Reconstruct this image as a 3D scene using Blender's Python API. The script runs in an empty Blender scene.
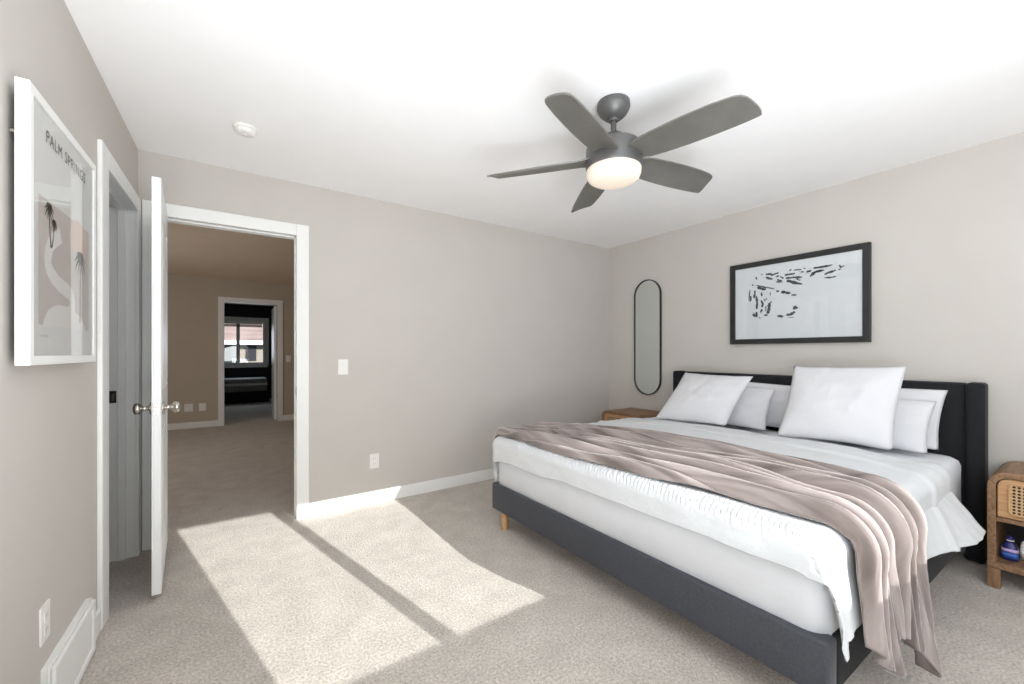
import bpy, bmesh, math, random
from mathutils import Vector, noise

random.seed(7)
SC = bpy.context.scene
COL = SC.collection
PI = math.pi

# ------------------------------------------------------------------ camera
HC, YAW, FPX = 1.2038, 0.59684, 401.7
cam_d = bpy.data.cameras.new('camera')
cam_d.sensor_fit = 'HORIZONTAL'
cam_d.sensor_width = 36.0
cam_d.lens = FPX / 1024 * 36
cam_d.shift_y = 11.0 / 1024
cam_d.clip_start = 0.02
cam = bpy.data.objects.new('camera', cam_d)
COL.objects.link(cam)
cam.location = (0, 0, HC)
cam.rotation_euler = (PI / 2, 0, -YAW)
SC.camera = cam

# ------------------------------------------------------------------ light
SUN, SKYW, WIN_FRONT, FILL_LEFT, FILL_LEFT_UP, BOUNCE, FILL_HALL, FARW = 7.0, 1.0, 10.0, 21.0, 3.0, 88.0, 17.0, 8.0
w = bpy.data.worlds.new('world')
SC.world = w
w.use_nodes = True
w.node_tree.nodes['Background'].inputs[0].default_value = (0.62, 0.78, 1.0, 1)
w.node_tree.nodes['Background'].inputs[1].default_value = SKYW
sd = bpy.data.lights.new('sun', 'SUN')
sd.energy = SUN
sd.angle = math.radians(0.3)
sd.color = (1.0, 0.985, 0.97)
sun = bpy.data.objects.new('sun', sd)
COL.objects.link(sun)
sun.rotation_euler = Vector((-0.25, 1.0, -0.377)).to_track_quat('-Z', 'Y').to_euler()


def area(name, loc, d, sx, sy, watts, color=(1, 1, 1)):
    l = bpy.data.lights.new(name, 'AREA')
    l.shape = 'RECTANGLE'
    l.size, l.size_y, l.energy, l.color = sx, sy, watts, color
    o = bpy.data.objects.new(name, l)
    COL.objects.link(o)
    o.location = loc
    o.rotation_euler = Vector(d).to_track_quat('-Z', 'Y').to_euler()
    return o


# daylight through the front and far windows; left and hall lights are added fills
area('daylight_front', (1.77, -1.66, 1.60), (0, 1, 0.0), 1.6, 0.76, WIN_FRONT, (0.90, 0.955, 1.0))
area('fill_left', (-0.54, -0.85, 1.30), (1, 0, 0.0), 1.1, 1.4, FILL_LEFT, (0.90, 0.955, 1.0))
# added fill outside the left opening, aimed up to brighten the ceiling
area('fill_left_up', (-1.0, -0.85, 0.72), (1, 0, 1.3), 1.1, 1.1, FILL_LEFT_UP, (0.90, 0.955, 1.0))
# broad unseen upward fill behind the camera, standing in for a bounce flash
area('ceiling_bounce_fill', (0.30, -0.50, 0.72), (0.0, 0.22, 1.0), 1.6, 1.7, BOUNCE, (0.90, 0.955, 1.0))
area('fill_hall', (-2.52, 5.7, 1.4), (1, 0, 0.0), 1.6, 1.3, FILL_HALL, (1.0, 0.94, 0.86))
area('daylight_far', (0.15, 12.44, 1.45), (0, -1, -0.1), 0.8, 0.8, FARW, (0.75, 0.87, 1.0)).location.y = 12.36

vs = SC.view_settings
SC.display_settings.display_device = 'sRGB'
vs.view_transform = 'Standard'
vs.look = 'None'
vs.exposure = 0.18
vs.gamma = 1.0
vs.use_curve_mapping = False
SC.cycles.max_bounces = 14
SC.cycles.diffuse_bounces = 8
SC.cycles.glossy_bounces = 5
SC.cycles.transparent_max_bounces = 16
SC.cycles.sample_clamp_indirect = 6.0
SC.cycles.use_denoising = True
SC.cycles.caustics_reflective = False
SC.cycles.caustics_refractive = False


# ------------------------------------------------------------------ materials
def lin(c):
    return tuple((x / 255 / 12.92) if x / 255 <= 0.04045 else ((x / 255 + 0.055) / 1.055) ** 2.4 for x in c) + (1,)


def mat(name, rgb, rough=0.6, rgb2=None, scale=20, detail=4, bump=0.0, bscale=None, metal=0.0, sheen=0.0,
        emit=None, estr=0.0, spec=0.5, stretch=None, bdist=0.002, contrast=(0.3, 0.7)):
    m = bpy.data.materials.new(name)
    m.use_nodes = True
    nt = m.node_tree
    b = nt.nodes['Principled BSDF']
    b.inputs['Base Color'].default_value = lin(rgb)
    b.inputs['Roughness'].default_value = rough
    b.inputs['Metallic'].default_value = metal
    b.inputs['Specular IOR Level'].default_value = spec
    if sheen:
        b.inputs['Sheen Weight'].default_value = sheen
        b.inputs['Sheen Roughness'].default_value = 0.3
    if emit:
        b.inputs['Emission Color'].default_value = lin(emit)
        b.inputs['Emission Strength'].default_value = estr
    tc = nt.nodes.new('ShaderNodeTexCoord')
    src = tc.outputs['Object']
    if stretch:
        mp = nt.nodes.new('ShaderNodeMapping')
        mp.inputs['Scale'].default_value = stretch
        nt.links.new(src, mp.inputs['Vector'])
        src = mp.outputs['Vector']
    n = nt.nodes.new('ShaderNodeTexNoise')
    n.inputs['Scale'].default_value = scale
    n.inputs['Detail'].default_value = detail
    nt.links.new(src, n.inputs['Vector'])
    r = nt.nodes.new('ShaderNodeValToRGB')
    c2 = rgb2 or tuple(max(0, x - 4) for x in rgb)
    r.color_ramp.elements[0].position = contrast[0]
    r.color_ramp.elements[1].position = contrast[1]
    r.color_ramp.elements[0].color = lin(c2)
    r.color_ramp.elements[1].color = lin(rgb)
    nt.links.new(n.outputs['Fac'], r.inputs['Fac'])
    nt.links.new(r.outputs['Color'], b.inputs['Base Color'])
    if bump:
        n2 = nt.nodes.new('ShaderNodeTexNoise')
        n2.inputs['Scale'].default_value = bscale or scale * 4
        n2.inputs['Detail'].default_value = 3
        nt.links.new(src, n2.inputs['Vector'])
        bp = nt.nodes.new('ShaderNodeBump')
        bp.inputs['Strength'].default_value = bump
        bp.inputs['Distance'].default_value = bdist
        nt.links.new(n2.outputs['Fac'], bp.inputs['Height'])
        nt.links.new(bp.outputs['Normal'], b.inputs['Normal'])
    return m


def glass_mat(name, tint=(1, 1, 1), refl=0.06, rough=0.0):
    m = bpy.data.materials.new(name)
    m.use_nodes = True
    nt = m.node_tree
    nt.nodes.remove(nt.nodes['Principled BSDF'])
    out = nt.nodes['Material Output']
    t = nt.nodes.new('ShaderNodeBsdfTransparent')
    t.inputs[0].default_value = (*tint, 1)
    g = nt.nodes.new('ShaderNodeBsdfGlossy')
    g.inputs['Roughness'].default_value = rough
    lw = nt.nodes.new('ShaderNodeLayerWeight')
    lw.inputs['Blend'].default_value = 0.5
    pw = nt.nodes.new('ShaderNodeMath')
    pw.operation = 'POWER'
    pw.inputs[1].default_value = 4.0
    fr = nt.nodes.new('ShaderNodeMath')
    fr.operation = 'MULTIPLY_ADD'
    fr.inputs[1].default_value = 0.28
    fr.inputs[2].default_value = refl * 0.4
    nt.links.new(lw.outputs['Facing'], pw.inputs[0])
    nt.links.new(pw.outputs[0], fr.inputs[0])
    mx = nt.nodes.new('ShaderNodeMixShader')
    nt.links.new(fr.outputs[0], mx.inputs[0])
    nt.links.new(t.outputs[0], mx.inputs[1])
    nt.links.new(g.outputs[0], mx.inputs[2])
    nt.links.new(mx.outputs[0], out.inputs[0])
    return m


M = {}
M['wall'] = mat('greige_paint', (202, 197, 191), 0.85, (199, 194, 188), 3, bump=0.06, bscale=250, spec=0.2)
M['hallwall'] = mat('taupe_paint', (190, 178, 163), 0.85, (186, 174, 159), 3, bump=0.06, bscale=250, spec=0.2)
M['ceiling'] = mat('ceiling_white', (250, 249, 249), 0.9, (248, 247, 247), 6, bump=0.12, bscale=180, spec=0.1)
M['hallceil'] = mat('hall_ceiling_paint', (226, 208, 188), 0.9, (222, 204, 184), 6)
M['trim'] = mat('trim_white', (240, 240, 238), 0.45, (237, 237, 235), 5)
M['door'] = mat('door_white', (240, 241, 241), 0.4, (237, 238, 238), 5)
M['plastic'] = mat('white_plastic', (240, 238, 234), 0.35)
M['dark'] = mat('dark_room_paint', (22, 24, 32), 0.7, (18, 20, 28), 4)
M['black_fabric'] = mat('black_upholstery', (24, 25, 28), 0.9, (16, 17, 20), 160, bump=0.3, bscale=500, sheen=0.08)
M['rail_fabric'] = mat('charcoal_upholstery', (72, 74, 80), 0.85, (60, 62, 68), 120, bump=0.3, bscale=500, sheen=0.3)
M['sheet'] = mat('white_cotton_sheet', (225, 227, 231), 0.8, (221, 223, 227), 8, bump=0.15, bscale=30, bdist=0.01, spec=0.2)
M['duvet'] = mat('white_duvet_cotton', (216, 218, 220), 0.8, (212, 214, 216), 8, bump=0.2, bscale=38, bdist=0.012, spec=0.2)
M['pillow'] = mat('white_pillow_cotton', (218, 218, 221), 0.8, (214, 214, 217), 8, bump=0.12, bscale=20, bdist=0.01, spec=0.2)
M['blanket'] = mat('mauve_fleece', (174, 162, 158), 0.9, (108, 97, 92), 1.0, bump=0.25, bscale=90, sheen=0.9, stretch=(40, 1.7, 2.0), contrast=(0.34, 0.64))  # nap streaks that also paint sunlit ridges and shaded creases into the colour
M['oak'] = mat('pale_oak', (206, 166, 120), 0.5, (186, 142, 96), 12, stretch=(6, 6, 0.6))
M['walnut'] = mat('brown_wood', (156, 120, 88), 0.45, (108, 80, 56), 9, stretch=(1, 8, 8), bump=0.05)
M['walnut_v'] = mat('brown_wood_upright', (156, 120, 88), 0.45, (108, 80, 56), 9, stretch=(8, 8, 1), bump=0.05)
M['dark_wood'] = mat('dark_stained_back', (46, 36, 30), 0.6, (34, 26, 22), 9)
M['drawer'] = mat('light_wood_front', (202, 160, 116), 0.5, (176, 132, 90), 9, stretch=(8, 1.2, 8), bump=0.05)
M['fan'] = mat('graphite_metal', (98, 97, 96), 0.42, (90, 89, 88), 8, metal=0.35)
M['blade'] = mat('graphite_blade', (112, 110, 105), 0.36, (102, 100, 96), 10, stretch=(1, 1, 1), metal=0.2)
M['bowl'] = mat('frosted_glass_bowl', (224, 210, 198), 0.25, emit=(255, 228, 204), estr=0.26)
M['black_metal'] = mat('black_metal', (22, 23, 24), 0.4, metal=0.2)
M['black_frame'] = mat('black_wood_frame', (38, 39, 38), 0.5, (30, 31, 30), 14)
M['paper'] = mat('print_paper', (229, 233, 236), 0.7)
M['ink'] = mat('black_ink', (38, 40, 44), 0.8, (70, 72, 76), 120)
M['chrome'] = mat('satin_nickel', (205, 200, 192), 0.18, metal=1.0)
M['steel'] = mat('dark_steel', (60, 58, 55), 0.4, metal=0.8)
M['mirror'] = mat('mirror_silver', (225, 232, 228), 0.01, (224, 231, 227), metal=1.0)
M['glass'] = glass_mat('window_glass', (0.97, 0.98, 0.98), 0.08)
M['artglass'] = glass_mat('picture_glass', (0.98, 0.98, 0.98), 0.12)
M['sage'] = mat('poster_sand', (210, 202, 196), 0.8)
M['poster'] = mat('poster_paper', (232, 232, 229), 0.8)
M['peach'] = mat('poster_peach', (226, 205, 190), 0.8)
M['cream'] = mat('poster_cream', (238, 236, 232), 0.8)
M['palm'] = mat('poster_palm', (70, 72, 66), 0.8)
M['gold'] = mat('poster_gold', (168, 140, 92), 0.8)
M['bottle'] = mat('blue_plastic', (38, 44, 120), 0.3, (26, 28, 80), 20)
M['label_blue'] = mat('label_blue', (50, 92, 172), 0.4)
M['label_lilac'] = mat('label_lilac', (196, 176, 220), 0.5)
M['grey_fabric'] = mat('grey_fabric', (150, 150, 148), 0.8, (130, 130, 128), 20)
M['siding'] = mat('cream_siding', (150, 140, 128), 0.8, (140, 130, 118), 2)
M['shingle'] = mat('brown_shingle', (158, 136, 128), 0.9, (130, 110, 104), 1.2, stretch=(1, 4, 4))
M['grass'] = mat('grass', (80, 100, 60), 0.95, (60, 80, 45), 2)


def carpet_mat():
    m = mat('beige_carpet', (219, 211, 202), 0.95, (202, 194, 185), 7, detail=6, sheen=0.15, spec=0.1)
    nt = m.node_tree
    b = nt.nodes['Principled BSDF']
    ramp = [n for n in nt.nodes if n.type == 'VALTORGB'][0]
    tc = [n for n in nt.nodes if n.type == 'TEX_COORD'][0]
    f = nt.nodes.new('ShaderNodeTexNoise')
    f.inputs['Scale'].default_value = 95
    f.inputs['Detail'].default_value = 4
    f.inputs['Roughness'].default_value = 0.7
    nt.links.new(tc.outputs['Object'], f.inputs['Vector'])
    r2 = nt.nodes.new('ShaderNodeValToRGB')
    r2.color_ramp.elements[0].position = 0.32
    r2.color_ramp.elements[1].position = 0.68
    r2.color_ramp.elements[0].color = (0.58, 0.57, 0.56, 1)
    r2.color_ramp.elements[1].color = (1.18, 1.18, 1.18, 1)
    nt.links.new(f.outputs['Fac'], r2.inputs['Fac'])
    mx = nt.nodes.new('ShaderNodeMix')
    mx.data_type = 'RGBA'
    mx.blend_type = 'MULTIPLY'
    mx.inputs[0].default_value = 1.0
    nt.links.new(ramp.outputs['Color'], mx.inputs[6])
    nt.links.new(r2.outputs['Color'], mx.inputs[7])
    nt.links.new(mx.outputs[2], b.inputs['Base Color'])
    bp = nt.nodes.new('ShaderNodeBump')
    bp.inputs['Strength'].default_value = 0.7
    bp.inputs['Distance'].default_value = 0.012
    nt.links.new(f.outputs['Fac'], bp.inputs['Height'])
    nt.links.new(bp.outputs['Normal'], b.inputs['Normal'])
    return m


M['carpet'] = carpet_mat()


def cane_mat():
    m = mat('woven_cane', (206, 172, 128), 0.6, (186, 150, 106), 60)
    nt = m.node_tree
    b = nt.nodes['Principled BSDF']
    ramp = [n for n in nt.nodes if n.type == 'VALTORGB'][0]
    tc = [n for n in nt.nodes if n.type == 'TEX_COORD'][0]
    v = nt.nodes.new('ShaderNodeTexVoronoi')
    v.inputs['Scale'].default_value = 1.0
    v.inputs['Randomness'].default_value = 0.0
    mp = nt.nodes.new('ShaderNodeMapping')
    mp.inputs['Location'].default_value = (0.0, 0.0, 0.0)
    mp.inputs['Scale'].default_value = (0.0, 62, 62)
    nt.links.new(tc.outputs['Object'], mp.inputs['Vector'])
    nt.links.new(mp.outputs['Vector'], v.inputs['Vector'])
    r2 = nt.nodes.new('ShaderNodeValToRGB')
    r2.color_ramp.elements[0].position = 0.30
    r2.color_ramp.elements[1].position = 0.38
    r2.color_ramp.elements[0].color = lin((52, 34, 22))
    r2.color_ramp.elements[1].color = (1, 1, 1, 1)
    nt.links.new(v.outputs['Distance'], r2.inputs['Fac'])
    mx = nt.nodes.new('ShaderNodeMix')
    mx.data_type = 'RGBA'
    mx.blend_type = 'MULTIPLY'
    mx.inputs[0].default_value = 1.0
    nt.links.new(ramp.outputs['Color'], mx.inputs[6])
    nt.links.new(r2.outputs['Color'], mx.inputs[7])
    nt.links.new(mx.outputs[2], b.inputs['Base Color'])
    return m


M['cane'] = cane_mat()


# ------------------------------------------------------------------ mesh helpers
class MB:
    def __init__(s):
        s.v, s.f = [], []

    def add(s, vs_, fs):
        o = len(s.v)
        s.v += [tuple(p) for p in vs_]
        s.f += [tuple(i + o for i in q) for q in fs]
        return s

    def box(s, x0, x1, y0, y1, z0, z1):
        v = [(x, y, z) for x in (x0, x1) for y in (y0, y1) for z in (z0, z1)]
        return s.add(v, [(0, 1, 3, 2), (4, 6, 7, 5), (0, 4, 5, 1), (2, 3, 7, 6), (0, 2, 6, 4), (1, 5, 7, 3)])

    def tube(s, a, b, r0, r1=None, n=20):
        r1 = r0 if r1 is None else r1
        a, b = Vector(a), Vector(b)
        d = (b - a).normalized()
        u = d.orthogonal().normalized()
        t = d.cross(u)
        v = []
        for c, r in ((a, r0), (b, r1)):
            for i in range(n):
                g = 2 * PI * i / n
                v.append(c + u * r * math.cos(g) + t * r * math.sin(g))
        f = [(i, (i + 1) % n, n + (i + 1) % n, n + i) for i in range(n)]
        f += [tuple(range(n))[::-1], tuple(range(n, 2 * n))]
        return s.add(v, f)

    def lathe(s, prof, c, axis=(0, 0, 1), n=40):
        c = Vector(c)
        d = Vector(axis).normalized()
        u = d.orthogonal().normalized()
        t = d.cross(u)
        v, f = [], []
        for r, h in prof:
            for i in range(n):
                g = 2 * PI * i / n
                v.append(c + d * h + (u * math.cos(g) + t * math.sin(g)) * max(r, 1e-4))
        for k in range(len(prof) - 1):
            for i in range(n):
                j = (i + 1) % n
                f.append((k * n + i, k * n + j, (k + 1) * n + j, (k + 1) * n + i))
        f += [tuple(range(n))[::-1], tuple(range((len(prof) - 1) * n, len(prof) * n))]
        return s.add(v, f)

    def prism(s, poly, axis, a, b):
        """poly in the two other axes (in x,y,z order), extruded along axis from a to b"""
        n = len(poly)

        def P(q, h):
            return {'x': (h, q[0], q[1]), 'y': (q[0], h, q[1]), 'z': (q[0], q[1], h)}[axis]
        v = [P(q, a) for q in poly] + [P(q, b) for q in poly]
        f = [(i, (i + 1) % n, n + (i + 1) % n, n + i) for i in range(n)]
        f += [tuple(range(n))[::-1], tuple(range(n, 2 * n))]
        return s.add(v, f)

    def ring(s, outer, inner, axis, a, b):
        """closed loop frame between two polygons of equal vertex count"""
        n = len(outer)

        def P(q, h):
            return {'x': (h, q[0], q[1]), 'y': (q[0], h, q[1]), 'z': (q[0], q[1], h)}[axis]
        v = [P(q, a) for q in outer] + [P(q, a) for q in inner] + [P(q, b) for q in outer] + [P(q, b) for q in inner]
        f = []
        for i in range(n):
            j = (i + 1) % n
            f += [(i, j, n + j, n + i), (2 * n + i, 3 * n + i, 3 * n + j, 2 * n + j),
                  (i, 2 * n + i, 2 * n + j, j), (n + i, n + j, 3 * n + j, 3 * n + i)]
        return s.add(v, f)

    def grid(s, fn, nu, nv):
        o = len(s.v)
        for i in range(nu + 1):
            for j in range(nv + 1):
                s.v.append(tuple(fn(i / nu, j / nv)))
        for i in range(nu):
            for j in range(nv):
                a = o + i * (nv + 1) + j
                s.f.append((a, a + nv + 1, a + nv + 2, a + 1))
        return s


BASE = {}


def tag(o, label=None, cat=None, group=None, kind=None):
    if label:
        o['label'] = label
    if cat:
        o['category'] = cat
    if group:
        o['group'] = group
    if kind:
        o['kind'] = kind
    return o


def empty(name, loc, label=None, cat=None, group=None, kind=None):
    o = bpy.data.objects.new(name, None)
    o.empty_display_size = 0.05
    COL.objects.link(o)
    o.location = loc
    BASE[o] = Vector(loc)
    return tag(o, label, cat, group, kind)


def obj(name, mb, m, parent=None, smooth=False, bevel=0.0, seg=2, solid=0.0, base=None, sub=0, offset=0.0):
    b = BASE[parent] if parent is not None else Vector(base or (0, 0, 0))
    me = bpy.data.meshes.new(name)
    me.from_pydata([(p[0] - b.x, p[1] - b.y, p[2] - b.z) for p in mb.v], [], mb.f)
    bm = bmesh.new()
    bm.from_mesh(me)
    bmesh.ops.recalc_face_normals(bm, faces=bm.faces)
    bm.to_mesh(me)
    bm.free()
    if smooth:
        me.polygons.foreach_set('use_smooth', [True] * len(me.polygons))
    me.materials.append(m)
    o = bpy.data.objects.new(name, me)
    COL.objects.link(o)
    BASE[o] = b
    if parent is not None:
        o.parent = parent
    else:
        o.location = b
    if bevel:
        md = o.modifiers.new('bevel', 'BEVEL')
        md.width = bevel
        md.segments = seg
        md.limit_method = 'ANGLE'
        md.angle_limit = math.radians(40)
        md.harden_normals = False
    if solid:
        md = o.modifiers.new('solid', 'SOLIDIFY')
        md.thickness = solid
        md.offset = offset
    if sub:
        md = o.modifiers.new('sub', 'SUBSURF')
        md.levels = md.render_levels = sub
    if smooth and bevel:
        me.polygons.foreach_set('use_smooth', [True] * len(me.polygons))
    return o


def struct(name, mb, m, parent=None, **k):
    o = obj(name, mb, m, parent, **k)
    if parent is None:
        o['kind'] = 'structure'
    return o


def wall_y(mb, y0, y1, x0, x1, z0, z1, holes):
    """wall slab lying along x with rectangular holes (xa, xb, za, zb), sorted in x"""
    x = x0
    for xa, xb, za, zb in holes:
        if xa > x:
            mb.box(x, xa, y0, y1, z0, z1)
        if za > z0:
            mb.box(xa, xb, y0, y1, z0, za)
        if zb < z1:
            mb.box(xa, xb, y0, y1, zb, z1)
        x = xb
    mb.box(x, x1, y0, y1, z0, z1)
    return mb


def wall_x(mb, x0, x1, y0, y1, z0, z1, holes):
    t = wall_y(MB(), x0, x1, y0, y1, z0, z1, holes)
    mb.add([(p[1], p[0], p[2]) for p in t.v], [q[::-1] for q in t.f])
    return mb


# ------------------------------------------------------------------ room shell
XL, XR, YB, YF, H = -0.508, 3.629, 3.289, -1.65, 2.44
YB2 = 3.405                       # hall side of the back wall
YH, YH2 = 8.2, 8.32               # hall far wall
YW, YW2 = 12.4, 12.52             # far room window wall
DX0, DX1, DZ = -0.408, 0.347, 2.058     # doorway in back wall

struct('floor', MB().box(-3.2, 4.2, -1.9, 12.6, -0.1, 0.0), M['carpet'])
struct('ceiling', MB().box(XL - 0.2, XR + 0.2, YF - 0.2, YB2 - 0.02, H, H + 0.12), M['ceiling'])
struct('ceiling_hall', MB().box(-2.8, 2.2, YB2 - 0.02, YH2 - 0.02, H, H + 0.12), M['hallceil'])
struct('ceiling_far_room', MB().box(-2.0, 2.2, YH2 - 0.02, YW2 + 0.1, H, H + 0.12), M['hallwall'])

struct('wall_back', wall_y(MB(), YB, YB2, XL - 0.12, XR + 0.12, 0, H, [(DX0 - 0.02, DX1 + 0.02, 0, DZ + 0.02)]), M['wall'])
struct('wall_right', MB().box(XR, XR + 0.12, YF, YB, 0, H), M['wall'])
LO0, LO1, LZ = 2.55, 3.215, 2.045       # opening in the left wall
WL = (-1.45, -0.25, 0.55, 2.05)         # unseen left wall window, added to let the fill light in
struct('wall_left', wall_x(MB(), XL - 0.12, XL, YF, YB, 0, H,
       [WL, (LO0 - 0.02, LO1 + 0.02, 0, LZ + 0.02)]), M['wall'])
WF = (0.95, 2.60, 1.206, 2.0)
struct('wall_front', wall_y(MB(), YF - 0.12, YF, XL - 0.12, XR + 0.12, 0, H, [WF]), M['wall'])


def window(name, axis, at, a0, a1, z0, z1, mull, depth=0.05, fw=0.035, m='trim'):
    """framed window; frame grows outwards of the opening edges so the given size is the clear size"""
    fr = MB()

    def bx(mb, p0, p1, za, zb, d0, d1):
        if axis == 'y':
            mb.box(p0, p1, d0, d1, za, zb)
        else:
            mb.box(d0, d1, p0, p1, za, zb)
    c = ((a0 + a1) / 2, at, z0) if axis == 'y' else (at, (a0 + a1) / 2, z0)
    root = empty(name, c, kind='structure')
    d0, d1 = at - depth / 2, at + depth / 2
    bx(fr, a0 - fw, a0, z0 - fw, z1 + fw, d0, d1)
    bx(fr, a1, a1 + fw, z0 - fw, z1 + fw, d0, d1)
    bx(fr, a0, a1, z1, z1 + fw, d0, d1)
    bx(fr, a0, a1, z0 - fw, z0, d0, d1)
    edges = [a0]
    for mx_, mw in mull:
        bx(fr, mx_ - mw / 2, mx_ + mw / 2, z0, z1, d0, d1)
        edges += [mx_ - mw / 2, mx_ + mw / 2]
    edges.append(a1)
    obj('window_frame', fr, M[m], root, bevel=0.003)
    for k in range(0, len(edges), 2):
        g = MB()
        bx(g, edges[k], edges[k + 1], z0, z1, at - 0.002, at + 0.002)
        obj('pane', g, M['glass'], root)
    return root


# clear openings are the light-giving ones; walls have larger holes around thin frames
window('window_1', 'y', YF - 0.07, WF[0] + 0.0, WF[1] - 0.0, WF[2], WF[3], [(1.55, 0.07)], fw=0.0 + 0.001)
window('added_window_2', 'x', XL - 0.08, WL[0] + 0.04, WL[1] - 0.04, WL[2] + 0.04, WL[3] - 0.04, [(-0.85, 0.05)], fw=0.039)  # added behind the camera for the left fill light


# ---- casings, jambs, baseboards
def casing_y(name, y, sgn, x0, x1, z1, wd=0.078, t=0.018):
    """door casing on a wall facing sgn*y"""
    mb = MB()
    ya, yb = (y - t, y) if sgn < 0 else (y, y + t)
    mb.box(x0 - wd, x0 + 0.004, ya, yb, 0, z1 + wd)
    mb.box(x1 - 0.004, x1 + wd, ya, yb, 0, z1 + wd)
    mb.box(x0 + 0.004, x1 - 0.004, ya, yb, z1 - 0.004, z1 + wd)
    return struct(name, mb, M['trim'], bevel=0.004)


casing_y('trim_1', YB, -1, DX0, DX1, DZ)
casing_y('trim_2', YB2, 1, DX0, DX1, DZ)
jm = MB()
jm.box(DX0 - 0.02, DX0, YB, YB2, 0, DZ)
jm.box(DX1, DX1 + 0.02, YB, YB2, 0, DZ)
jm.box(DX0 - 0.02, DX1 + 0.02, YB, YB2, DZ, DZ + 0.02)
jm.box(DX1 - 0.011, DX1, YB + 0.045, YB + 0.08, 0, DZ)
jm.box(DX0, DX0 + 0.011, YB + 0.045, YB + 0.08, 0, DZ)
jm.box(DX0, DX1, YB + 0.045, YB + 0.08, DZ - 0.011, DZ)
struct('trim_3', jm, M['trim'], bevel=0.002)
struct('trim_4', MB().box(DX1 - 0.0025, DX1 + 0.002, YB + 0.012, YB + 0.034, 0.90, 0.96), M['steel'])
struct('trim_4.001', MB().box(DX1 - 0.0025, DX1 + 0.002, YB + 0.08, YB + 0.1, 0.90, 0.96), M['steel'])

# left opening: casing, jamb with stop, and the short dark space behind it
mb = MB()
xa, xb = XL, XL + 0.018
mb.box(xa, xb, LO0 - 0.11, LO0 + 0.002, 0, LZ + 0.085)
mb.box(xa, xb, LO1 - 0.002, YB - 0.02, 0, LZ + 0.085)
mb.box(xa, xb, LO0 + 0.002, LO1 - 0.002, LZ - 0.002, LZ + 0.085)
struct('trim_5', mb, M['trim'], bevel=0.004)
mb = MB()
xo = XL - 0.12
mb.box(xo, XL, LO0 - 0.02, LO0, 0, LZ)
mb.box(xo, XL, LO1, LO1 + 0.02, 0, LZ)
mb.box(xo, XL, LO0 - 0.02, LO1 + 0.02, LZ, LZ + 0.02)
for d0, d1, th in ((-0.075, -0.04, 0.012),):
    mb.box(XL + d0, XL + d1, LO1 - th, LO1, 0, LZ)
    mb.box(XL + d0, XL + d1, LO0, LO0 + th, 0, LZ)
    mb.box(XL + d0, XL + d1, LO0, LO1, LZ - th, LZ)
struct('trim_6', mb, M['trim'], bevel=0.002)
mb = MB()
mb.box(XL - 0.75, XL - 0.73, 2.3, 3.6, 0, H)
mb.box(XL - 0.73, XL - 0.12, 2.3, 2.32, 0, H)
mb.box(XL - 0.73, XL - 0.12, YB, YB + 0.02, 0, H)
mb.box(XL - 0.75, XL - 0.12, 2.3, YB + 0.02, H, H + 0.05)
struct('wall_closet', mb, M['hallwall'])
struct('trim_7', MB().box(XL - 0.112, XL - 0.08, LO1 - 0.004, LO1 + 0.001, 0.915, 0.985), M['steel'])
struct('trim_8', MB().box(XL - 0.098, XL - 0.089, LO1 - 0.006, LO1 - 0.003, 0.93, 0.97), M['chrome'])

BH, BT = 0.098, 0.014


def baseboard(name, x0, x1, y0, y1, h=BH):
    struct(name, MB().box(x0, x1, y0, y1, 0, h), M['trim'], bevel=0.004)


baseboard('baseboard_back', DX1 + 0.079, XR - BT, YB - BT, YB)
baseboard('baseboard_right', XR - BT, XR, YF, YB)
baseboard('baseboard_left', XL, XL + BT, YF, LO0 - 0.111)
baseboard('baseboard_front', XL + BT, XR - BT, YF, YF + BT)

# ---- hall and the far room seen through the doorway
FX0, FX1 = -0.205, 0.565
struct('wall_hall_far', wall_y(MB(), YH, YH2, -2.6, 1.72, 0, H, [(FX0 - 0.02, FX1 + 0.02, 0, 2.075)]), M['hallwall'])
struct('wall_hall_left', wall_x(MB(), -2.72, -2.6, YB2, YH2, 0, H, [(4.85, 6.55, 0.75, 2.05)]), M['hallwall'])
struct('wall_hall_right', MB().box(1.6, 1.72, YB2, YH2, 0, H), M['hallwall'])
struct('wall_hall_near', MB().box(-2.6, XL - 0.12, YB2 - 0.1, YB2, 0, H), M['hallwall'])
window('added_window_3', 'x', -2.66, 4.9, 6.5, 0.8, 2.0, [(5.7, 0.05)], fw=0.05)  # unseen window, added for the hall fill light
baseboard('baseboard_hall', -2.6, FX0 - 0.081, YH - BT, YH)
baseboard('baseboard_hall_right', FX1 + 0.081, 1.6, YH - BT, YH)
casing_y('trim_9', YH, -1, FX0, FX1, 2.055, wd=0.08)
mb = MB()
mb.box(FX0 - 0.02, FX0, YH, YH2, 0, 2.055)
mb.box(FX1, FX1 + 0.02, YH, YH2, 0, 2.055)
mb.box(FX0 - 0.02, FX1 + 0.02, YH, YH2, 2.055, 2.075)
struct('trim_10', mb, M['trim'])
FWX0, FWX1, FWZ0, FWZ1 = -0.55, 0.52, 0.96, 2.0
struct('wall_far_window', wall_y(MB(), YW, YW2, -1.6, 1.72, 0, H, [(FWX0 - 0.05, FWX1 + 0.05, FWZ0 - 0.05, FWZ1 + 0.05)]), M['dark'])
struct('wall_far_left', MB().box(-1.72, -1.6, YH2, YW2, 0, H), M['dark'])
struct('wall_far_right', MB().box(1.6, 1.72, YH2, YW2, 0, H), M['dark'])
wn = window('window_4', 'y', YW + 0.05, FWX0, FWX1, FWZ0, FWZ1, [(-0.02, 0.075)], fw=0.05)
mb = MB()
mb.box(FWX0 - 0.13, FWX0 - 0.02, YW - 0.018, YW, FWZ0 - 0.13, FWZ1 + 0.12)
mb.box(FWX1 + 0.02, FWX1 + 0.13, YW - 0.018, YW, FWZ0 - 0.13, FWZ1 + 0.12)
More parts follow.
